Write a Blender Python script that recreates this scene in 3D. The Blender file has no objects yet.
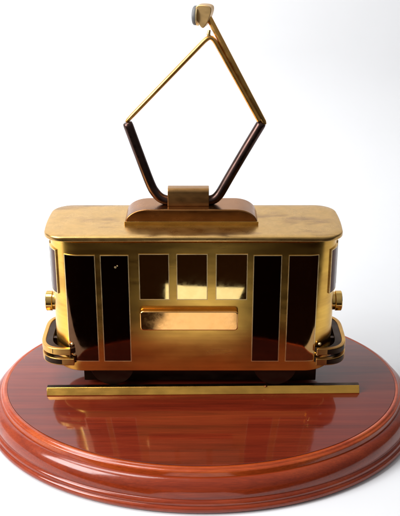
import bpy, bmesh, math, random
from mathutils import Vector, Matrix
random.seed(7)
S = 0.01            # everything below is laid out in centimetres
ZT = 8.4            # height of the layout's zero above the table
sc = bpy.context.scene
C = sc.collection

# ------------------------------------------------------------------ materials
def new_mat(name):
    m = bpy.data.materials.new(name); m.use_nodes = True
    nt = m.node_tree
    return m, nt, nt.nodes['Principled BSDF']

def coords(nt, scale):
    """object coordinates are small (metres): scale is given per centimetre"""
    tc = nt.nodes.new('ShaderNodeTexCoord'); mp = nt.nodes.new('ShaderNodeMapping')
    mp.inputs['Scale'].default_value = [s / S for s in scale]
    g = nt.nodes.new('ShaderNodeNewGeometry')
    nt.links.new(g.outputs['Position'], mp.inputs['Vector'])
    return mp.outputs['Vector']

def noise(nt, scale, detail=4, rough=0.55, dist=0.0):
    n = nt.nodes.new('ShaderNodeTexNoise')
    n.inputs['Scale'].default_value = 1.0
    n.inputs['Detail'].default_value = detail
    n.inputs['Roughness'].default_value = rough
    n.inputs['Distortion'].default_value = dist
    nt.links.new(coords(nt, scale), n.inputs['Vector'])
    return n.outputs['Fac']

def ramp(nt, fac, stops):
    r = nt.nodes.new('ShaderNodeValToRGB'); e = r.color_ramp.elements
    while len(e) < len(stops): e.new(0.5)
    for i, (p, c) in enumerate(stops):
        e[i].position = p; e[i].color = (c, c, c, 1) if isinstance(c, (int, float)) else (*c, 1)
    nt.links.new(fac, r.inputs['Fac'])
    return r.outputs['Color']

def mixc(nt, fac, a, b, mode='MIX'):
    m = nt.nodes.new('ShaderNodeMix'); m.data_type = 'RGBA'; m.blend_type = mode
    if isinstance(fac, float): m.inputs[0].default_value = fac
    else: nt.links.new(fac, m.inputs[0])
    for v, i in ((a, 6), (b, 7)):
        if isinstance(v, tuple): m.inputs[i].default_value = (*v, 1)
        else: nt.links.new(v, m.inputs[i])
    return m.outputs[2]

def bump(nt, b, h, strength, dist_cm):
    n = nt.nodes.new('ShaderNodeBump'); n.inputs['Strength'].default_value = strength
    n.inputs['Distance'].default_value = dist_cm * S
    nt.links.new(h, n.inputs['Height']); nt.links.new(n.outputs['Normal'], b.inputs['Normal'])

def brass(name, col, patina, r0, r1, streak=(0.35, 0.35, 7), pat_scale=(0.25, 0.3, 0.5), pat=(0.45, 0.75), bstr=0.15, rsc=(1.1, 1.1, 2.3)):
    m, nt, b = new_mat(name)
    b.inputs['Metallic'].default_value = 1.0
    p = ramp(nt, noise(nt, pat_scale, 4, 0.55, 0.0), [(pat[0], 0.0), (pat[1], 1.0)])
    st = noise(nt, streak, 3, 0.6)
    c = mixc(nt, p, col, patina)
    c2 = mixc(nt, ramp(nt, st, [(0.3, 0.85), (0.7, 1.0)]), (0, 0, 0), c)
    nt.links.new(c2, b.inputs['Base Color'])
    rr = ramp(nt, noise(nt, rsc, 3, 0.5), [(0.3, r0), (0.7, r1)])
    nt.links.new(rr, b.inputs['Roughness'])
    if bstr: bump(nt, b, noise(nt, [s * 4 for s in streak], 2), bstr, 0.004)
    return m

BRASS = brass('brushed brass', (0.88, 0.525, 0.105), (0.38, 0.18, 0.042), 0.19, 0.28, streak=(0.12, 0.12, 6), pat_scale=(0.16, 0.2, 0.42), pat=(0.46, 0.78), bstr=0.0, rsc=(0.25, 0.25, 1.6))
BUMPERM = brass('bumper brass', (0.78, 0.46, 0.12), (0.40, 0.20, 0.06), 0.30, 0.40, bstr=0, pat=(0.40, 0.65))
SIDEM = brass('smoked end window', (0.07, 0.022, 0.012), (0.04, 0.014, 0.010), 0.10, 0.20, bstr=0)
ROOF = brass('worn brass roof', (0.66, 0.40, 0.13), (0.27, 0.135, 0.06), 0.24, 0.34, (2.5, 2.5, 2.5), (0.30, 0.8, 0.8), (0.54, 0.80), 0.0)
BLOCKM = brass('darkened brass', (0.38, 0.165, 0.052), (0.20, 0.08, 0.03), 0.20, 0.30, bstr=0)
CLAMPM = brass('clamp brass', (0.46, 0.25, 0.09), (0.30, 0.15, 0.05), 0.26, 0.36, bstr=0)
BRIGHT = brass('polished brass', (0.78, 0.50, 0.15), (0.50, 0.27, 0.07), 0.12, 0.22, bstr=0.0)
RODM = brass('rod brass', (0.78, 0.42, 0.11), (0.52, 0.25, 0.06), 0.24, 0.34, (3, 3, 3), bstr=0.0)
BROWN = brass('bronzed tube metal', (0.085, 0.05, 0.042), (0.04, 0.026, 0.022), 0.22, 0.36, (1, 1, 1), bstr=0.05)
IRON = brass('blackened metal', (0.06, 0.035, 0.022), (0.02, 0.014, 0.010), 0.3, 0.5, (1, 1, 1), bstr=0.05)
RAILM = brass('rail brass', (0.84, 0.46, 0.09), (0.50, 0.24, 0.05), 0.22, 0.36, (0.3, 6, 6))
RIM = brass('engraved bright edge', (1.0, 0.78, 0.40), (0.90, 0.60, 0.26), 0.30, 0.45, bstr=0.0)
SHOE = brass('cream brass shoe', (0.66, 0.42, 0.17), (0.52, 0.30, 0.11), 0.3, 0.42, (1, 1, 1), bstr=0.05)

def mirror(name, col, rough, spots):
    m, nt, b = new_mat(name)
    b.inputs['Metallic'].default_value = 1.0
    p = ramp(nt, noise(nt, (1.4, 1.4, 1.4), 4, 0.6), [(0.35, 0.0), (0.8, 1.0)])
    nt.links.new(mixc(nt, p, col, spots), b.inputs['Base Color'])
    rr = ramp(nt, noise(nt, (2.5, 2.5, 2.5), 5, 0.7), [(0.4, rough), (0.75, rough * 2.2)])
    nt.links.new(rr, b.inputs['Roughness'])
    bump(nt, b, noise(nt, (0.35, 0.35, 0.35), 1), 0.2, 0.012)
    return m
GLASS = mirror('mirror polished window', (0.97, 0.72, 0.28), 0.03, (0.86, 0.58, 0.20))
PLATE = mirror('mirror polished plate', (0.95, 0.50, 0.17), 0.08, (0.88, 0.44, 0.13))
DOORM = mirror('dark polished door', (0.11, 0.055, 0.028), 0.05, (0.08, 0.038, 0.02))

def wood(name, dark, mid, light, coat=1.0, grain=(0.06, 1.1, 1.1), rough=0.4, cr0=0.03):
    m, nt, b = new_mat(name)
    g = noise(nt, grain, 6, 0.62, 0.6)
    f = noise(nt, (grain[0] * 4, 14, 14), 4, 0.7)
    c = ramp(nt, g, [(0.25, dark), (0.5, mid), (0.75, light)])
    c = mixc(nt, ramp(nt, f, [(0.36, 0.72), (0.62, 1.0)]), (0.0, 0.0, 0.0), c)
    nt.links.new(c, b.inputs['Base Color'])
    b.inputs['Roughness'].default_value = rough
    b.inputs['Coat Weight'].default_value = coat
    b.inputs['Specular IOR Level'].default_value = 0.15
    b.inputs['Specular Tint'].default_value = (1.0, 0.35, 0.2, 1)
    b.inputs['Coat IOR'].default_value = 1.55
    cr = ramp(nt, noise(nt, (0.8, 0.8, 0.8), 5, 0.7), [(0.4, cr0), (0.8, cr0 * 3)])
    nt.links.new(cr, b.inputs['Coat Roughness'])
    bump(nt, b, noise(nt, (0.5, 2.0, 2.0), 3), 0.12, 0.01)
    return m
DOORR = mirror('right door lightened for reflection', (0.40, 0.23, 0.085), 0.04, (0.32, 0.17, 0.06))  # door colour lightened on the right so its bright reflection shows
WTOP = wood('mahogany top', (0.066, 0.006, 0.003), (0.145, 0.014, 0.005), (0.205, 0.026, 0.008), cr0=.05, coat=.8)
WRIM = wood('worn mahogany bead', (0.26, 0.028, 0.006), (0.37, 0.052, 0.008), (0.46, 0.085, 0.012), grain=(0.2, 0.6, 2), coat=.7, cr0=.1)
WMLD = wood('mahogany moulding', (0.16, 0.016, 0.004), (0.24, 0.028, 0.006), (0.31, 0.046, 0.009), grain=(0.09, 0.5, 1.6), coat=.75, cr0=.09)

def plain(name, col, rough, spec=0.5, var=0.0):
    m, nt, b = new_mat(name)
    if var:
        c = ramp(nt, noise(nt, (0.08, 0.08, 0.08), 4), [(0.3, tuple(x * (1 - var) for x in col)), (0.7, col)])
        nt.links.new(c, b.inputs['Base Color'])
    else: b.inputs['Base Color'].default_value = (*col, 1)
    b.inputs['Roughness'].default_value = rough
    b.inputs['Specular IOR Level'].default_value = spec
    return m
PAPER = plain('white card', (0.72, 0.725, 0.735), 0.75, 0.3, 0.03)
RUBBER = plain('grey rubber', (0.13, 0.13, 0.13), 0.5, 0.5, 0.3)
DARKTABLE = plain('unseen dark table', (0.011, 0.0045, 0.002), 1.0, 0.0, 0.4)

# ------------------------------------------------------------------ object helpers
WORLD = {}
def empty(name, loc, parent=None):
    o = bpy.data.objects.new(name, None); C.objects.link(o)
    o.empty_display_size = 0.02
    w = Vector(loc); WORLD[o.name] = w
    if parent: o.parent = parent; o.location = (w - WORLD[parent.name]) * S
    else: o.location = w * S
    return o

def build(name, bm, mat, parent=None, smooth=True, bevel=0.0, seg=2, angle=35):
    bmesh.ops.recalc_face_normals(bm, faces=bm.faces)
    lo = [min(v.co[i] for v in bm.verts) for i in range(3)]; hi = [max(v.co[i] for v in bm.verts) for i in range(3)]
    w = Vector([(a + b) / 2 for a, b in zip(lo, hi)])
    me = bpy.data.meshes.new(name)
    for v in bm.verts: v.co = (v.co - w) * S
    bm.to_mesh(me); bm.free()
    me.materials.append(mat)
    o = bpy.data.objects.new(name, me); C.objects.link(o)
    if smooth:
        for p in me.polygons: p.use_smooth = True
        e = me.edges
        if angle: me.set_sharp_from_angle(angle=math.radians(angle))
    WORLD[o.name] = w
    if parent: o.parent = parent; o.location = (w - WORLD[parent.name]) * S
    else: o.location = w * S
    if bevel:
        b = o.modifiers.new('bevel', 'BEVEL'); b.width = bevel * S; b.segments = seg
        b.limit_method = 'ANGLE'; b.angle_limit = math.radians(35); b.harden_normals = True
    return o

def box(bm, x0, x1, y0, y1, z0, z1):
    vs = [bm.verts.new((x, y, z)) for z in (z0, z1) for x, y in ((x0, y0), (x1, y0), (x1, y1), (x0, y1))]
    for f in ((0, 1, 2, 3), (4, 5, 6, 7), (0, 1, 5, 4), (1, 2, 6, 5), (2, 3, 7, 6), (3, 0, 4, 7)):
        bm.faces.new([vs[i] for i in f])

def prism_y(bm, pts, y0, y1):
    """extrude an x,z outline along y"""
    a = [bm.verts.new((x, y0, z)) for x, z in pts]; b = [bm.verts.new((x, y1, z)) for x, z in pts]
    bm.faces.new(a); bm.faces.new(b)
    n = len(pts)
    for i in range(n): bm.faces.new((a[i], a[(i + 1) % n], b[(i + 1) % n], b[i]))

def tube(bm, pts, r, n=20, cap=True):
    """tube through points, r = number or list"""
    P = [Vector(p) for p in pts]; rr = r if isinstance(r, (list, tuple)) else [r] * len(P)
    ref = None; rings = []
    for i, p in enumerate(P):
        t = (P[min(i + 1, len(P) - 1)] - P[max(i - 1, 0)]).normalized()
        if ref is None: ref = t.orthogonal().normalized()
        ref = (ref - t * ref.dot(t)).normalized(); b = t.cross(ref)
        rings.append([bm.verts.new(p + (ref * math.cos(a) + b * math.sin(a)) * rr[i]) for a in [2 * math.pi * k / n for k in range(n)]])
    for A, B in zip(rings, rings[1:]):
        for k in range(n): bm.faces.new((A[k], A[(k + 1) % n], B[(k + 1) % n], B[k]))
    if cap: bm.faces.new(rings[0]); bm.faces.new(rings[-1])

def spline(pts, n=10):
    P = [Vector(p) for p in pts]; P = [2 * P[0] - P[1]] + P + [2 * P[-1] - P[-2]]
    out = []
    for i in range(1, len(P) - 2):
        a, b, c, d = P[i - 1:i + 3]
        for k in range(n):
            t = k / n
            out.append(0.5 * (2 * b + (c - a) * t + (2 * a - 5 * b + 4 * c - d) * t * t + (3 * b - a - 3 * c + d) * t ** 3))
    out.append(P[-2]); return out

def lathe(bm, prof, centre, axis='X', n=48):
    """prof: list of (distance along axis, radius)"""
    rings = []
    cx, cy, cz = centre
    for d, r in prof:
        ring = []
        for k in range(n):
            a = 2 * math.pi * k / n; u, v = r * math.cos(a), r * math.sin(a)
            ring.append(bm.verts.new({'X': (cx + d, cy + u, cz + v), 'Y': (cx + u, cy + d, cz + v), 'Z': (cx + u, cy + v, cz + d)}[axis]))
        rings.append(ring)
    for A, B in zip(rings, rings[1:]):
        for k in range(n): bm.faces.new((A[k], A[(k + 1) % n], B[(k + 1) % n], B[k]))
    bm.faces.new(rings[0]); bm.faces.new(rings[-1])

# ------------------------------------------------------------------ the setting
def z(v): return v + ZT
TABLE_Z = 0.0

# white card: flat on the table, swept up behind
bm = bmesh.new()
prof = [(y, 0.0) for y in (-10, 0, 10, 18, 26)]
prof += [(26 + 16 * math.sin(a), 16 - 16 * math.cos(a)) for a in [math.radians(d) for d in range(6, 91, 6)]]
prof += [(42, 30), (42, 60), (42, 110)]
XS = 95
rows = [[bm.verts.new((x, y, zz)) for x in (-XS, XS)] for y, zz in prof]
for A, B in zip(rows, rows[1:]): bm.faces.new((A[0], A[1], B[1], B[0]))
# front margin of the card, with an unseen tongue shaped to reflect in the windows
front = [(-XS, -10.3), (-16, -10.4), (-3.1, -10.6), (-2.9, -15.5), (-2.3, -16.4), (-2.5, -22.4), (-1.0, -22.0), (4.3, -21.6), (3.5, -18.0), (3.7, -10.8), (18, -10.6), (XS, -10.3)]
fv = [bm.verts.new((x, y, 0)) for x, y in front]
bm.faces.new([rows[0][0]] + fv + [rows[0][1]])
card = build('backdrop', bm, PAPER, angle=0)
card['kind'] = 'structure'
bm = bmesh.new(); box(bm, -110, 110, -75, 60, -3.0, -0.05)  # dark table added out of view so the panes reflect something dark
tt = build('unseen_dark_table', bm, DARKTABLE, bevel=0.3); tt['kind'] = 'structure'

# ------------------------------------------------------------------ wooden plinth
BX, BY, RA, RB = 0.58, 1.93, 12.84, 10.0
ZTOP = z(-5.98)
def ell_ring(bm, off, zz, n=200):
    return [bm.verts.new((BX + (RA + off) * math.cos(a), BY + (RB + off) * math.sin(a), zz)) for a in [2 * math.pi * k / n for k in range(n)]]
def ell_body(bm, prof, closed=False):
    R = [ell_ring(bm, o, zz) for o, zz in prof]; n = len(R[0])
    pairs = list(zip(R, R[1:])) + ([(R[-1], R[0])] if closed else [])
    for A, B in pairs:
        for k in range(n): bm.faces.new((A[k], A[(k + 1) % n], B[(k + 1) % n], B[k]))
    return R
plinth = empty('display_plinth', (BX, BY, 0))
plinth['label'] = 'glossy oval mahogany plinth with moulded edge carrying the brass tram'
plinth['category'] = 'plinth'
bm = bmesh.new(); R = ell_body(bm, [(-0.02, 0.7), (-0.02, ZTOP - 0.01), (-0.06, ZTOP)]); bm.faces.new(R[-1]); bm.faces.new(R[0])
build('top_board', bm, WTOP, plinth, angle=30)
# worn orange bead round the rim
bm = bmesh.new(); pr = []
for cx, cz, r, a0, a1 in ((0.12, -0.15, 0.14, 110, 25), (0.29, -0.25, 0.13, 75, 0)):
    for i in range(9):
        a = math.radians(a0 + (a1 - a0) * i / 8); pr.append((cx + r * math.cos(a), ZTOP + cz + r * math.sin(a)))
pr = [(0.0, ZTOP - 0.5)] + [(0.0, ZTOP - 0.03)] + pr + [(0.46, ZTOP - 0.40), (0.46, ZTOP - 0.50)]
ell_body(bm, pr, closed=True)
build('rim_bead', bm, WRIM, plinth, angle=50)
bm = bmesh.new(); pr = [(0.0, ZTOP - 0.55), (0.42, ZTOP - 0.49)]
# ovolo
for i in range(15):
    a = math.radians(88 - 80 * i / 14); pr.append((0.44 + 0.66 * math.cos(a), ZTOP - 1.45 + 0.97 * math.sin(a)))
pr += [(1.105, ZTOP - 1.50), (1.095, ZTOP - 1.53), (1.11, ZTOP - 1.56)]
for i in range(9):
    a = math.radians(85 - 100 * i / 8); pr.append((1.03 + 0.24 * math.cos(a), ZTOP - 1.80 + 0.24 * math.sin(a)))
pr += [(1.25, ZTOP - 1.93)]
for i in range(9):
    a = math.radians(80 - 150 * i / 8); pr.append((1.18 + 0.22 * math.cos(a), ZTOP - 2.13 + 0.24 * math.sin(a)))
pr += [(1.2, 0.0), (0.0, 0.0)]
ell_body(bm, pr, closed=True)
build('moulding', bm, WMLD, plinth, angle=50)

# ------------------------------------------------------------------ rails
ZR = z(-5.50)
def rail(x0, x1, y0, y1, label, pin=None, yaw=0.0):
    t = empty('track_rail', ((x0 + x1) / 2, (y0 + y1) / 2, ZTOP))
    t['label'] = label; t['category'] = 'rail'
    zb = ZTOP + 0.005; f = 0.24
    bm = bmesh.new()
    prof = [(y0, zb), (y0, zb + .05), (y0 + f, ZR - .02), (y0 + f + .03, ZR), (y1, ZR), (y1, zb)]
    A = [bm.verts.new((x0, y, q)) for y, q in prof]; B = [bm.verts.new((x1, y, q)) for y, q in prof]
    bm.faces.new(A); bm.faces.new(B)
    for i in range(6): bm.faces.new((A[i], A[(i + 1) % 6], B[(i + 1) % 6], B[i]))
    t.rotation_euler.z = math.radians(yaw)
    ob = build('bar', bm, RAILM, t, bevel=0.02, seg=2, angle=20)
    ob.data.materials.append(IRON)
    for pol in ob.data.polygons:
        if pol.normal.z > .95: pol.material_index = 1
    if pin:
        bm = bmesh.new(); lathe(bm, [(0, .12), (.05, .12), (.08, .08)], (pin, (y0 + y1) / 2 - .1, ZR), 'Z', 16)
        build('pin', bm, BLOCKM, t)
    return t
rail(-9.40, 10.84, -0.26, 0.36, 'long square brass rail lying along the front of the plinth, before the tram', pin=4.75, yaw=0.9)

# ------------------------------------------------------------------ the tram
TX, TY = 0.1, 2.75
tram = empty('model_tram', (TX, TY, ZR))
tram['label'] = 'antique brass model tram with dark doors and a tall diamond pantograph'
tram['category'] = 'model tram'

class Outline:
    """closed plan outline, sampled by arc length; starts at front centre, runs to +x"""
    def __init__(s, hx, y0, y1, r, bow, rb=None):
        pts = []; rb = rb or r; ym = (y0 + y1) / 2
        N = 24
        def endx(y):                       # bowed end
            t = (y - ym) / ((y1 - y0) / 2); return hx - bow * t * t
        for i in range(20): pts.append((i / 20 * (hx - bow - r), y0))
        cx = endx(y0 + r) - r
        pts[-1:] = [(cx * 0.97, y0)]
        for i in range(N + 1):
            a = math.pi / 2 * i / N; pts.append((cx + r * math.sin(a), y0 + r - r * math.cos(a)))
        for i in range(1, 12):
            y = y0 + r + (y1 - rb - y0 - r) * i / 12; pts.append((endx(y), y))
        cx2 = endx(y1 - rb) - rb
        for i in range(N + 1):
            a = math.pi / 2 * i / N; pts.append((cx2 + rb * math.cos(a), y1 - rb + rb * math.sin(a)))
        for i in range(1, 20): pts.append((cx2 * (1 - i / 20), y1))
        half = pts
        full = half + [(0, y1)] + [(-x, y) for x, y in reversed(half[1:])]
        s.pts = [(TX + x, y) for x, y in full]
    def at_x_path(s, s0, s1, step=0.12):
        """points between signed arc lengths s0..s1 measured from front centre"""
        n = len(s.pts); P = s.pts
        cum = [0.0]
        for i in range(n): a, b = P[i], P[(i + 1) % n]; cum.append(cum[-1] + math.dist(a, b))
        L = cum[-1]; out = []
        k = max(1, int(abs(s1 - s0) / step))
        def at(d):
            d %= L
            for i in range(n):
                if cum[i + 1] >= d:
                    a, b = P[i], P[(i + 1) % n]; t = (d - cum[i]) / max(1e-9, cum[i + 1] - cum[i])
                    return Vector((a[0] + (b[0] - a[0]) * t, a[1] + (b[1] - a[1]) * t))
        for i in range(k + 1):
            d = s0 + (s1 - s0) * i / k
            p = at(d); q = at(d + .05) - at(d - .05); nn = Vector((q.y, -q.x)).normalized()
            out.append((p, nn))
        return out

def loft(bm, rings, cap0=True, cap1=True):
    R = [[bm.verts.new(p) for p in ring] for ring in rings]; n = len(R[0])
    for A, B in zip(R, R[1:]):
        for k in range(n): bm.faces.new((A[k], A[(k + 1) % n], B[(k + 1) % n], B[k]))
    if cap0: bm.faces.new(R[0])
    if cap1: bm.faces.new(R[-1])

def inset(pts, d):
    n = len(pts); out = []
    for i in range(n):
        a, b = Vector(pts[i - 1]), Vector(pts[(i + 1) % n]); t = (b - a).normalized(); nn = Vector((t.y, -t.x))
        p = Vector(pts[i]) - nn * d; out.append((p.x, p.y))
    return out

BODY = Outline(8.98, 0.0, 5.5, 1.95, 0.22)
ZB0, ZB1 = z(-4.36), z(4.655)
bm = bmesh.new()
rings = []
for d, zz in ((0.16, z(-3.3)), (0.16, ZB0), (0.05, ZB0), (0.0, ZB0 + 0.05), (0.0, z(4.40)), (0.0, z(4.54)), (0.05, z(4.57)), (0.10, z(4.58)), (0.10, ZB1)):
    rings.append([(x, y, zz) for x, y in (inset(BODY.pts, d) if d else BODY.pts)])
loft(bm, rings)
body = build('body', bm, BRASS, tram, angle=40)

# roof slab with rounded lip
ROOFO = Outline(9.27, -0.14, 5.64, 1.35, 0.20)
bm = bmesh.new(); rings = []
for d, zz in ((0.04, z(4.66)), (0.01, z(4.67)), (0.0, z(4.70)), (0.0, z(4.87)), (0.012, z(4.91)), (0.04, z(4.94)), (0.08, z(4.955)), (0.5, z(4.962)), (1.6, z(4.97))):
    rings.append([(x, y, zz) for x, y in (inset(ROOFO.pts, d) if 0 < d <= 1 else ([(TX + (x - TX) * (1 - 1.6 / 9.3), 2.75 + (y - 2.75) * (1 - 1.6 / 2.9)) for x, y in ROOFO.pts] if d > 1 else ROOFO.pts))])
loft(bm, rings)
roof = build('roof', bm, ROOF, tram, angle=40)

# doors and windows: thin polished plates following the wall, with a bright engraved edge
def sheet(bm, path, off, z0, z1, thick=0.03):
    """curved plate on the wall"""
    A = [[bm.verts.new((p.x + n.x * o, p.y + n.y * o, zz)) for p, n in path] for o, zz in ((off, z0), (off, z1), (off - thick, z1), (off - thick, z0))]
    k = len(path)
    for a, b in ((0, 1), (1, 2), (2, 3), (3, 0)):
        for i in range(k - 1): bm.faces.new((A[a][i], A[a][i + 1], A[b][i + 1], A[b][i]))
    bm.faces.new([A[j][0] for j in range(4)]); bm.faces.new([A[j][-1] for j in range(4)])
def panel(name, s0, s1, z0, z1, mat, label=None, e=0.045, paneoff=0.022):
    bm = bmesh.new()
    sheet(bm, BODY.at_x_path(s0, s1), paneoff, z0, z1, paneoff + 0.02)
    fo = paneoff + .012
    w = build(name, bm, mat, tram, smooth=True, angle=40)
    if label: w['label'] = label
    bm = bmesh.new()
    sheet(bm, BODY.at_x_path(s0 - e, s0), fo, z0 - e, z1 + e, fo + .016); sheet(bm, BODY.at_x_path(s1, s1 + e), fo, z0 - e, z1 + e, fo + .016)
    sheet(bm, BODY.at_x_path(s0, s1), fo, z0 - e, z0, fo + .016); sheet(bm, BODY.at_x_path(s0, s1), fo, z1, z1 + e, fo + .016)
    build('frame', bm, RIM, w, smooth=True, angle=40)
    return w
o = -TX
for a, b in ((-7.84, -5.98), (-5.58, -3.92), (3.82, 5.48), (5.98, 7.76)):
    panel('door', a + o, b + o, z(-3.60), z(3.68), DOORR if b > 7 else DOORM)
for a, b in ((-3.22, -1.44), (-0.90, 0.92), (1.52, 3.38)):
    panel('window', a + o, b + o, z(0.76), z(3.76), GLASS)
for sg in (-1, 1):
    for a, b in ((8.68, 9.80), (10.35, 11.9)):
        a, b = (a, b) if sg > 0 else (-b, -a)
        panel('end_window', a, b, z(0.9), z(3.78), SIDEM, paneoff=.09 if abs(a) < 10 else .15)

# small chip on the second door
bm = bmesh.new(); lathe(bm, [(-.035, .03), (-.04, .075), (0, .09)], (-4.70, 0, z(2.92)), 'Y', 6)
lathe(bm, [(-.03, .02), (-.036, .045), (0, .06)], (-4.58, 0, z(3.02)), 'Y', 5)
build('chip', bm, RIM, tram, angle=10)

# raised plate under the windows
bm = bmesh.new(); pts = []
for cx, cz, a0 in ((2.66, z(-.12), 90), (2.66, z(-1.02), 0), (-3.02, z(-1.02), -90), (-3.02, z(-.12), -180)):
    for i in range(7): a = math.radians(a0 - 15 * i); pts.append((cx + .22 * math.cos(a), cz + .22 * math.sin(a)))
prism_y(bm, pts, -0.42, 0.0)
pl = build('side_plate', bm, PLATE, tram, bevel=0.08, seg=4)
pl['label'] = 'blank raised mirror polished plate below the three windows'

# headlights
for sg in (-1, 1):
    bm = bmesh.new()
    xe = TX + sg * 8.94
    pr = [(0, .60), (.24, .60), (.27, .57), (.27, .63), (.30, .66), (.66, .66), (.70, .62), (.70, .52), (.65, .49)]
    lathe(bm, [(sg * d, r) for d, r in pr], (xe, 2.75, z(-0.65)), 'X', 40)
    h = build('headlight', bm, BRIGHT, tram, angle=40)
    bm = bmesh.new(); lathe(bm, [(sg * .64, .49), (sg * .69, .36), (sg * .71, .15)], (xe, 2.75, z(-0.65)), 'X', 32)
    build('lens', bm, GLASS, h)

# double bumper bars bending round each end
def bumper_path(sg, x_end, yoff):
    P = []
    ax, ay = 9.85 - x_end, 2.0
    P.append((x_end - .0, -yoff))
    for i in range(0, 13):
        a = math.pi / 2 * i / 12
        e = 0.72
        P.append((x_end + 0.15 + (ax - .15) * math.sin(a) ** e, -yoff + ay * (1 - math.cos(a) ** e)))
    for y in (1.95, 2.2, 2.45): P.append((9.85, y))
    for i in range(0, 13):
        a = math.pi / 2 * i / 12
        P.append((x_end + .15 + (ax - .15) * math.cos(a) ** e, 2.7 + yoff + (ay - .1) * math.sin(a) ** e))
    P.append((x_end, 4.6 + yoff))
    return [Vector((TX + sg * x, y)) for x, y in P]
def bar(bm, path, z0, z1, t):
    n = len(path); ring = []
    for i, p in enumerate(path):
        q = (path[min(i + 1, n - 1)] - path[max(i - 1, 0)]).normalized(); nn = Vector((q.y, -q.x))
        ring.append([bm.verts.new((p.x + nn.x * d, p.y + nn.y * d, zz)) for d, zz in ((0, z0), (t, z0), (t, z1), (0, z1))])
    for A, B in zip(ring, ring[1:]):
        for k in range(4): bm.faces.new((A[k], A[(k + 1) % 4], B[(k + 1) % 4], B[k]))
    bm.faces.new(ring[0]); bm.faces.new(ring[-1])
for sg in (-1, 1):
    bp = empty('bumper', (TX + sg * 9.3, 2.75, z(-3.3)), tram)
    bm = bmesh.new(); bar(bm, bumper_path(sg, 7.82, 0.24), z(-3.10), z(-2.64), -.26 * sg)
    build('bumper_bar', bm, BUMPERM, bp, bevel=0.05, seg=3, angle=40)
    bm = bmesh.new(); bar(bm, bumper_path(sg, 7.62 if sg < 0 else 7.80, 0.24), z(-3.84), z(-3.36), -.26 * sg)
    build('bumper_bar', bm, BUMPERM, bp, bevel=0.05, seg=3, angle=40)
    bm = bmesh.new()
    for y in (1.6, 3.7):
        x0, x1 = sorted((TX + sg * 8.6, TX + sg * 9.62)); box(bm, x0, x1, y, y + .3, z(-3.95), z(-2.80))
    for zz0, zz1 in ((-3.05, -2.70), (-3.76, -3.42)):
        path = bumper_path(sg, 8.0 if sg < 0 else 8.3, 0.24); inner = [Vector((TX + (p.x - TX) * .93, 2.75 + (p.y - 2.75) * .88)) for p in path]
        R4 = [[bm.verts.new((p.x, p.y, q)) for p, q in ((a, z(zz0)), (b, z(zz0)), (b, z(zz1)), (a, z(zz1)))] for a, b in [(p + (q - p) * .06, q) for p, q in zip(path, inner)]]
        for A, B in zip(R4, R4[1:]):
            for k in range(4): bm.faces.new((A[k], A[(k + 1) % 4], B[(k + 1) % 4], B[k]))
        bm.faces.new(R4[0]); bm.faces.new(R4[-1])
    build('bracket', bm, IRON, bp, bevel=0.02)
    bm = bmesh.new()
    x = TX + sg * (7.74 if sg < 0 else 8.02)
    for zz, dx in ((-2.45, 0), (-3.2, sg * -.1)):
        lathe(bm, [(0, .10), (-.07, .10), (-.11, .06)], (x + dx, 0.14, z(zz)), 'Y', 14)
    build('screw', bm, RIM, bp)

# running gear
bm = bmesh.new(); box(bm, TX - 7.2, TX + 8.0, 1.0, 4.5, z(-5.62), z(-3.35))
build('underframe', bm, IRON, tram, bevel=.05)
for xw in (-5.15, 5.35):
    for y0, y1, fl in ((0.20, 0.62, 1), (4.88, 5.30, -1)):
        bm = bmesh.new()
        if fl > 0: pr = [(y0, .9), (y0, 1.38), (y0 + .04, 1.42), (y1 - .0, 1.42), (y1, .9), (y1, .3)]
        else: pr = [(y0, .3), (y0, .9), (y0, 1.42), (y1 - .04, 1.42), (y1, 1.38), (y1, .9)]
        pr = [(pr[0][0], .3)] + pr if fl > 0 else pr + [(pr[-1][0], .3)]
        lathe(bm, pr, (xw, 0, ZR + 1.42), 'Y', 56)
        w = build('wheel', bm, IRON, tram, angle=40)
        bm = bmesh.new(); yy = y0 - .06 if fl > 0 else y1
        lathe(bm, [(yy, .34), (yy + .06, .36)], (xw, 0, ZR + 1.42), 'Y', 24); build('hub', bm, IRON, w)
    bm = bmesh.new(); tube(bm, [(xw, .5, ZR + 1.42), (xw, 5.0, ZR + 1.42)], .22, 16); build('axle', bm, IRON, tram)
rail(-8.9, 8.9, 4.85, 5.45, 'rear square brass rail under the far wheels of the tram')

# ------------------------------------------------------------------ pantograph
PY = 3.0
ZRF = z(4.955)
pan = empty('pantograph', (0, PY, ZRF), tram)
# long mount with quarter-round ends
bm = bmesh.new(); pts = [(-4.18, ZRF), (-4.20, ZRF + .12)]
for i in range(1, 13):
    a = math.pi / 2 * i / 12; pts.append((-2.75 - 1.42 * math.cos(a), ZRF + .12 + .88 * math.sin(a)))
for i in range(0, 12):
    a = math.pi / 2 * (1 - i / 12); pts.append((2.70 + 1.38 * math.cos(a), ZRF + .12 + .88 * math.sin(a)))
pts += [(4.12, ZRF + .12), (4.10, ZRF)]
prism_y(bm, pts, 1.95, 4.2)
build('mount', bm, BLOCKM, pan, bevel=0.08, seg=3, angle=35)
bm = bmesh.new(); box(bm, -4.22, 4.14, 1.87, 1.95, ZRF + .012, ZRF + .24)
build('mount_lip', bm, BRIGHT, pan, bevel=0.02)
ZK = ZRF + 1.0
bm = bmesh.new(); pts = []
x0, x1, y0, y1, r = -1.52, 1.06, 2.60, 3.50, .22
prof = [(y0, ZK)] + [(y0 + r - r * math.cos(a), ZK + 1.12 - r + r * math.sin(a)) for a in [math.pi / 2 * i / 6 for i in range(7)]] + [(y1 - r + r * math.sin(a), ZK + 1.12 - r + r * math.cos(a)) for a in [math.pi / 2 * i / 6 for i in range(7)]] + [(y1, ZK)]
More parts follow.
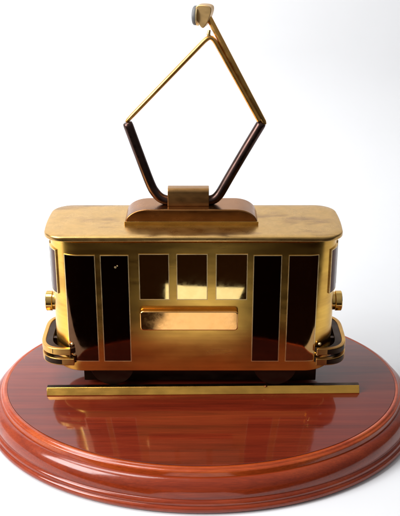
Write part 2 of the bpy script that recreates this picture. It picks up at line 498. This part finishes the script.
A = [bm.verts.new((x0, y, q)) for y, q in prof]; B = [bm.verts.new((x1, y, q)) for y, q in prof]
bm.faces.new(A); bm.faces.new(B)
for i in range(len(prof)): j = (i + 1) % len(prof); bm.faces.new((A[i], A[j], B[j], B[i]))
build('clamp', bm, CLAMPM, pan, bevel=0.03, angle=35)


# dark lower arms: bent tubes held by the clamp
def V(x, zz, y=PY): return (x, y, zz)
left = [V(-3.92, 19.59), V(-3.27, 17.64), V(-2.62, 15.75), V(-2.30, 15.12), V(-1.95, 14.76), V(-1.5, 14.60), V(-1.0, 14.58)]
right = [V(4.25, 19.59), V(3.30, 17.90), V(2.37, 16.21), V(1.87, 15.28), V(1.66, 14.95), V(1.42, 14.72), V(1.1, 14.61), V(.7, 14.58)]
for P in (left, right):
    bm = bmesh.new(); Q = spline(P, 12); Q[0] = Q[0]
    d = (Q[0] - Q[1]).normalized()
    Q = [Q[0] + d * .05] + Q
    rr = [.22, .29] + [.31] * (len(Q) - 2)
    tube(bm, Q, rr, 24)
    build('lower_arm', bm, BROWN, pan, angle=50)
# the bent wire: left leg, apex, right leg
bm = bmesh.new()
Q = [V(-4.00, 19.66, 2.98), V(-3.90, 19.76, 2.98)] + [V(-3.6, 20.08, 2.97), V(.74, 24.55, 2.92), V(.92, 24.70, 2.92), V(1.06, 24.77, 2.92), V(1.20, 24.74, 2.92), V(1.33, 24.62, 2.92), V(1.46, 24.42, 2.92), V(4.08, 19.80, 2.80)]
tube(bm, Q, [.07, .12] + [.14] * (len(Q) - 2), 18)
build('upper_wire', bm, RODM, pan, angle=60)
bm = bmesh.new(); tube(bm, [V(1.08, 24.72, 2.93), V(1.0, 24.95, 2.95), V(1.05, 25.2, 2.98)], [.12, .11, .08], 14)
build('wire_loop', bm, BRIGHT, pan)
# thick upper rod carrying the contact head
bm = bmesh.new(); tube(bm, [V(4.44, 19.50), V(4.36, 19.66), V(2.75, 22.66), V(1.02, 25.90), V(.98, 25.97)], [.13, .185, .185, .185, .14], 22)
build('upper_rod', bm, RODM, pan, angle=60)
# contact head: tapered brass cheek and a grey roller beside it
hd = empty('contact_head', (.75, PY, 26.0), pan)
M = Matrix.Translation((.75, PY, 26.0)) @ Matrix.Rotation(math.radians(-14), 4, 'Z') @ Matrix.Scale(.93, 4)
out = [(-.46, .58), (-.30, .70), (.1, .72), (.42, .66), (.54, .50), (.50, .18), (.32, -.28), (.12, -.60), (-.02, -.68), (-.18, -.55), (-.36, -.20), (-.45, .2)]
out = [(p.x, p.y) for p in spline([(a, b, 0) for a, b in out + [out[0]]], 4)[:-1]]
bm = bmesh.new(); prism_y(bm, out, -.42, .42); bm.transform(M)
build('cheek', bm, SHOE, hd, bevel=.07, seg=3, angle=50)
bm = bmesh.new(); lathe(bm, [(-.34, .1), (-.34, .62), (-.40, .64), (-.43, .60), (-.43, .2)], (0, -.05, .02), 'X', 36); bm.transform(M)
build('washer', bm, RIM, hd)
bm = bmesh.new(); lathe(bm, [(-.40, .30), (-.40, .56), (-.44, .60), (-.62, .60), (-.68, .54), (-.68, .1)], (0, -.05, .02), 'X', 40); bm.transform(M)
build('roller', bm, RUBBER, hd, angle=50)

# ------------------------------------------------------------------ light
def area(name, loc, target, w, h, power, col=(1, 1, 1)):
    l = bpy.data.lights.new(name, 'AREA'); l.shape = 'RECTANGLE'; l.size = w * S; l.size_y = h * S
    l.energy = power; l.color = col
    ob = bpy.data.objects.new(name, l); C.objects.link(ob)
    ob.location = Vector(loc) * S
    ob.rotation_euler = (Vector(target) - Vector(loc)).to_track_quat('-Z', 'Y').to_euler()
    return ob
area('window_light', (-62, -32, 50), (-6, 4, 8), 40, 46, 9.6, (0.985, 0.99, 1.0))
area('backdrop_fill_light', (-34, 4, 80), (-22, 38, 28), 40, 36, 5.4, (0.97, 0.985, 1.0))  # lamp added above left to brighten the backdrop

w = bpy.data.worlds.new('World'); sc.world = w; w.use_nodes = True
nt = w.node_tree; bg = nt.nodes['Background']
tc = nt.nodes.new('ShaderNodeTexCoord'); sp = nt.nodes.new('ShaderNodeSeparateXYZ')
nt.links.new(tc.outputs['Generated'], sp.inputs[0])
# a dim room, brighter overhead and towards the window on the left, with front fill added for the brass
def mth(op, a, b=None):
    m = nt.nodes.new('ShaderNodeMath'); m.operation = op; m.use_clamp = False
    for i, v in enumerate((a, b)):
        if v is None: continue
        if isinstance(v, (int, float)): m.inputs[i].default_value = v
        else: nt.links.new(v, m.inputs[i])
    return m.outputs[0]
up = mth('MAXIMUM', mth('MULTIPLY', sp.outputs['Z'], 0.75), 0.0)
lf = mth('MAXIMUM', mth('MULTIPLY', sp.outputs['X'], -0.55), 0.0)
fr = mth('MAXIMUM', mth('MULTIPLY', sp.outputs['Y'], -0.24), 0.0)
v = mth('ADD', mth('ADD', mth('ADD', up, lf), fr), 0.05)
cr = nt.nodes.new('ShaderNodeCombineColor')
nt.links.new(v, cr.inputs[0]); nt.links.new(mth('MULTIPLY', v, 0.99), cr.inputs[1]); nt.links.new(mth('MULTIPLY', v, 1.0), cr.inputs[2])
nt.links.new(cr.outputs[0], bg.inputs['Color']); bg.inputs['Strength'].default_value = 0.52

# ------------------------------------------------------------------ camera
cam = bpy.data.cameras.new('Camera'); co = bpy.data.objects.new('Camera', cam); C.objects.link(co)
co.location = Vector((0.5, -54.88, 26.83 + ZT)) * S
co.rotation_euler = (math.radians(90 - 23), 0, 0)
cam.sensor_fit = 'VERTICAL'; cam.sensor_height = 24; cam.lens = 975 / 516 * 24
cam.clip_start = 0.01; cam.clip_end = 20
sc.camera = co
sc.render.engine = 'CYCLES'
sc.view_settings.view_transform = 'Standard'; sc.view_settings.look = 'None'
sc.view_settings.exposure = 0.0; sc.view_settings.gamma = 1
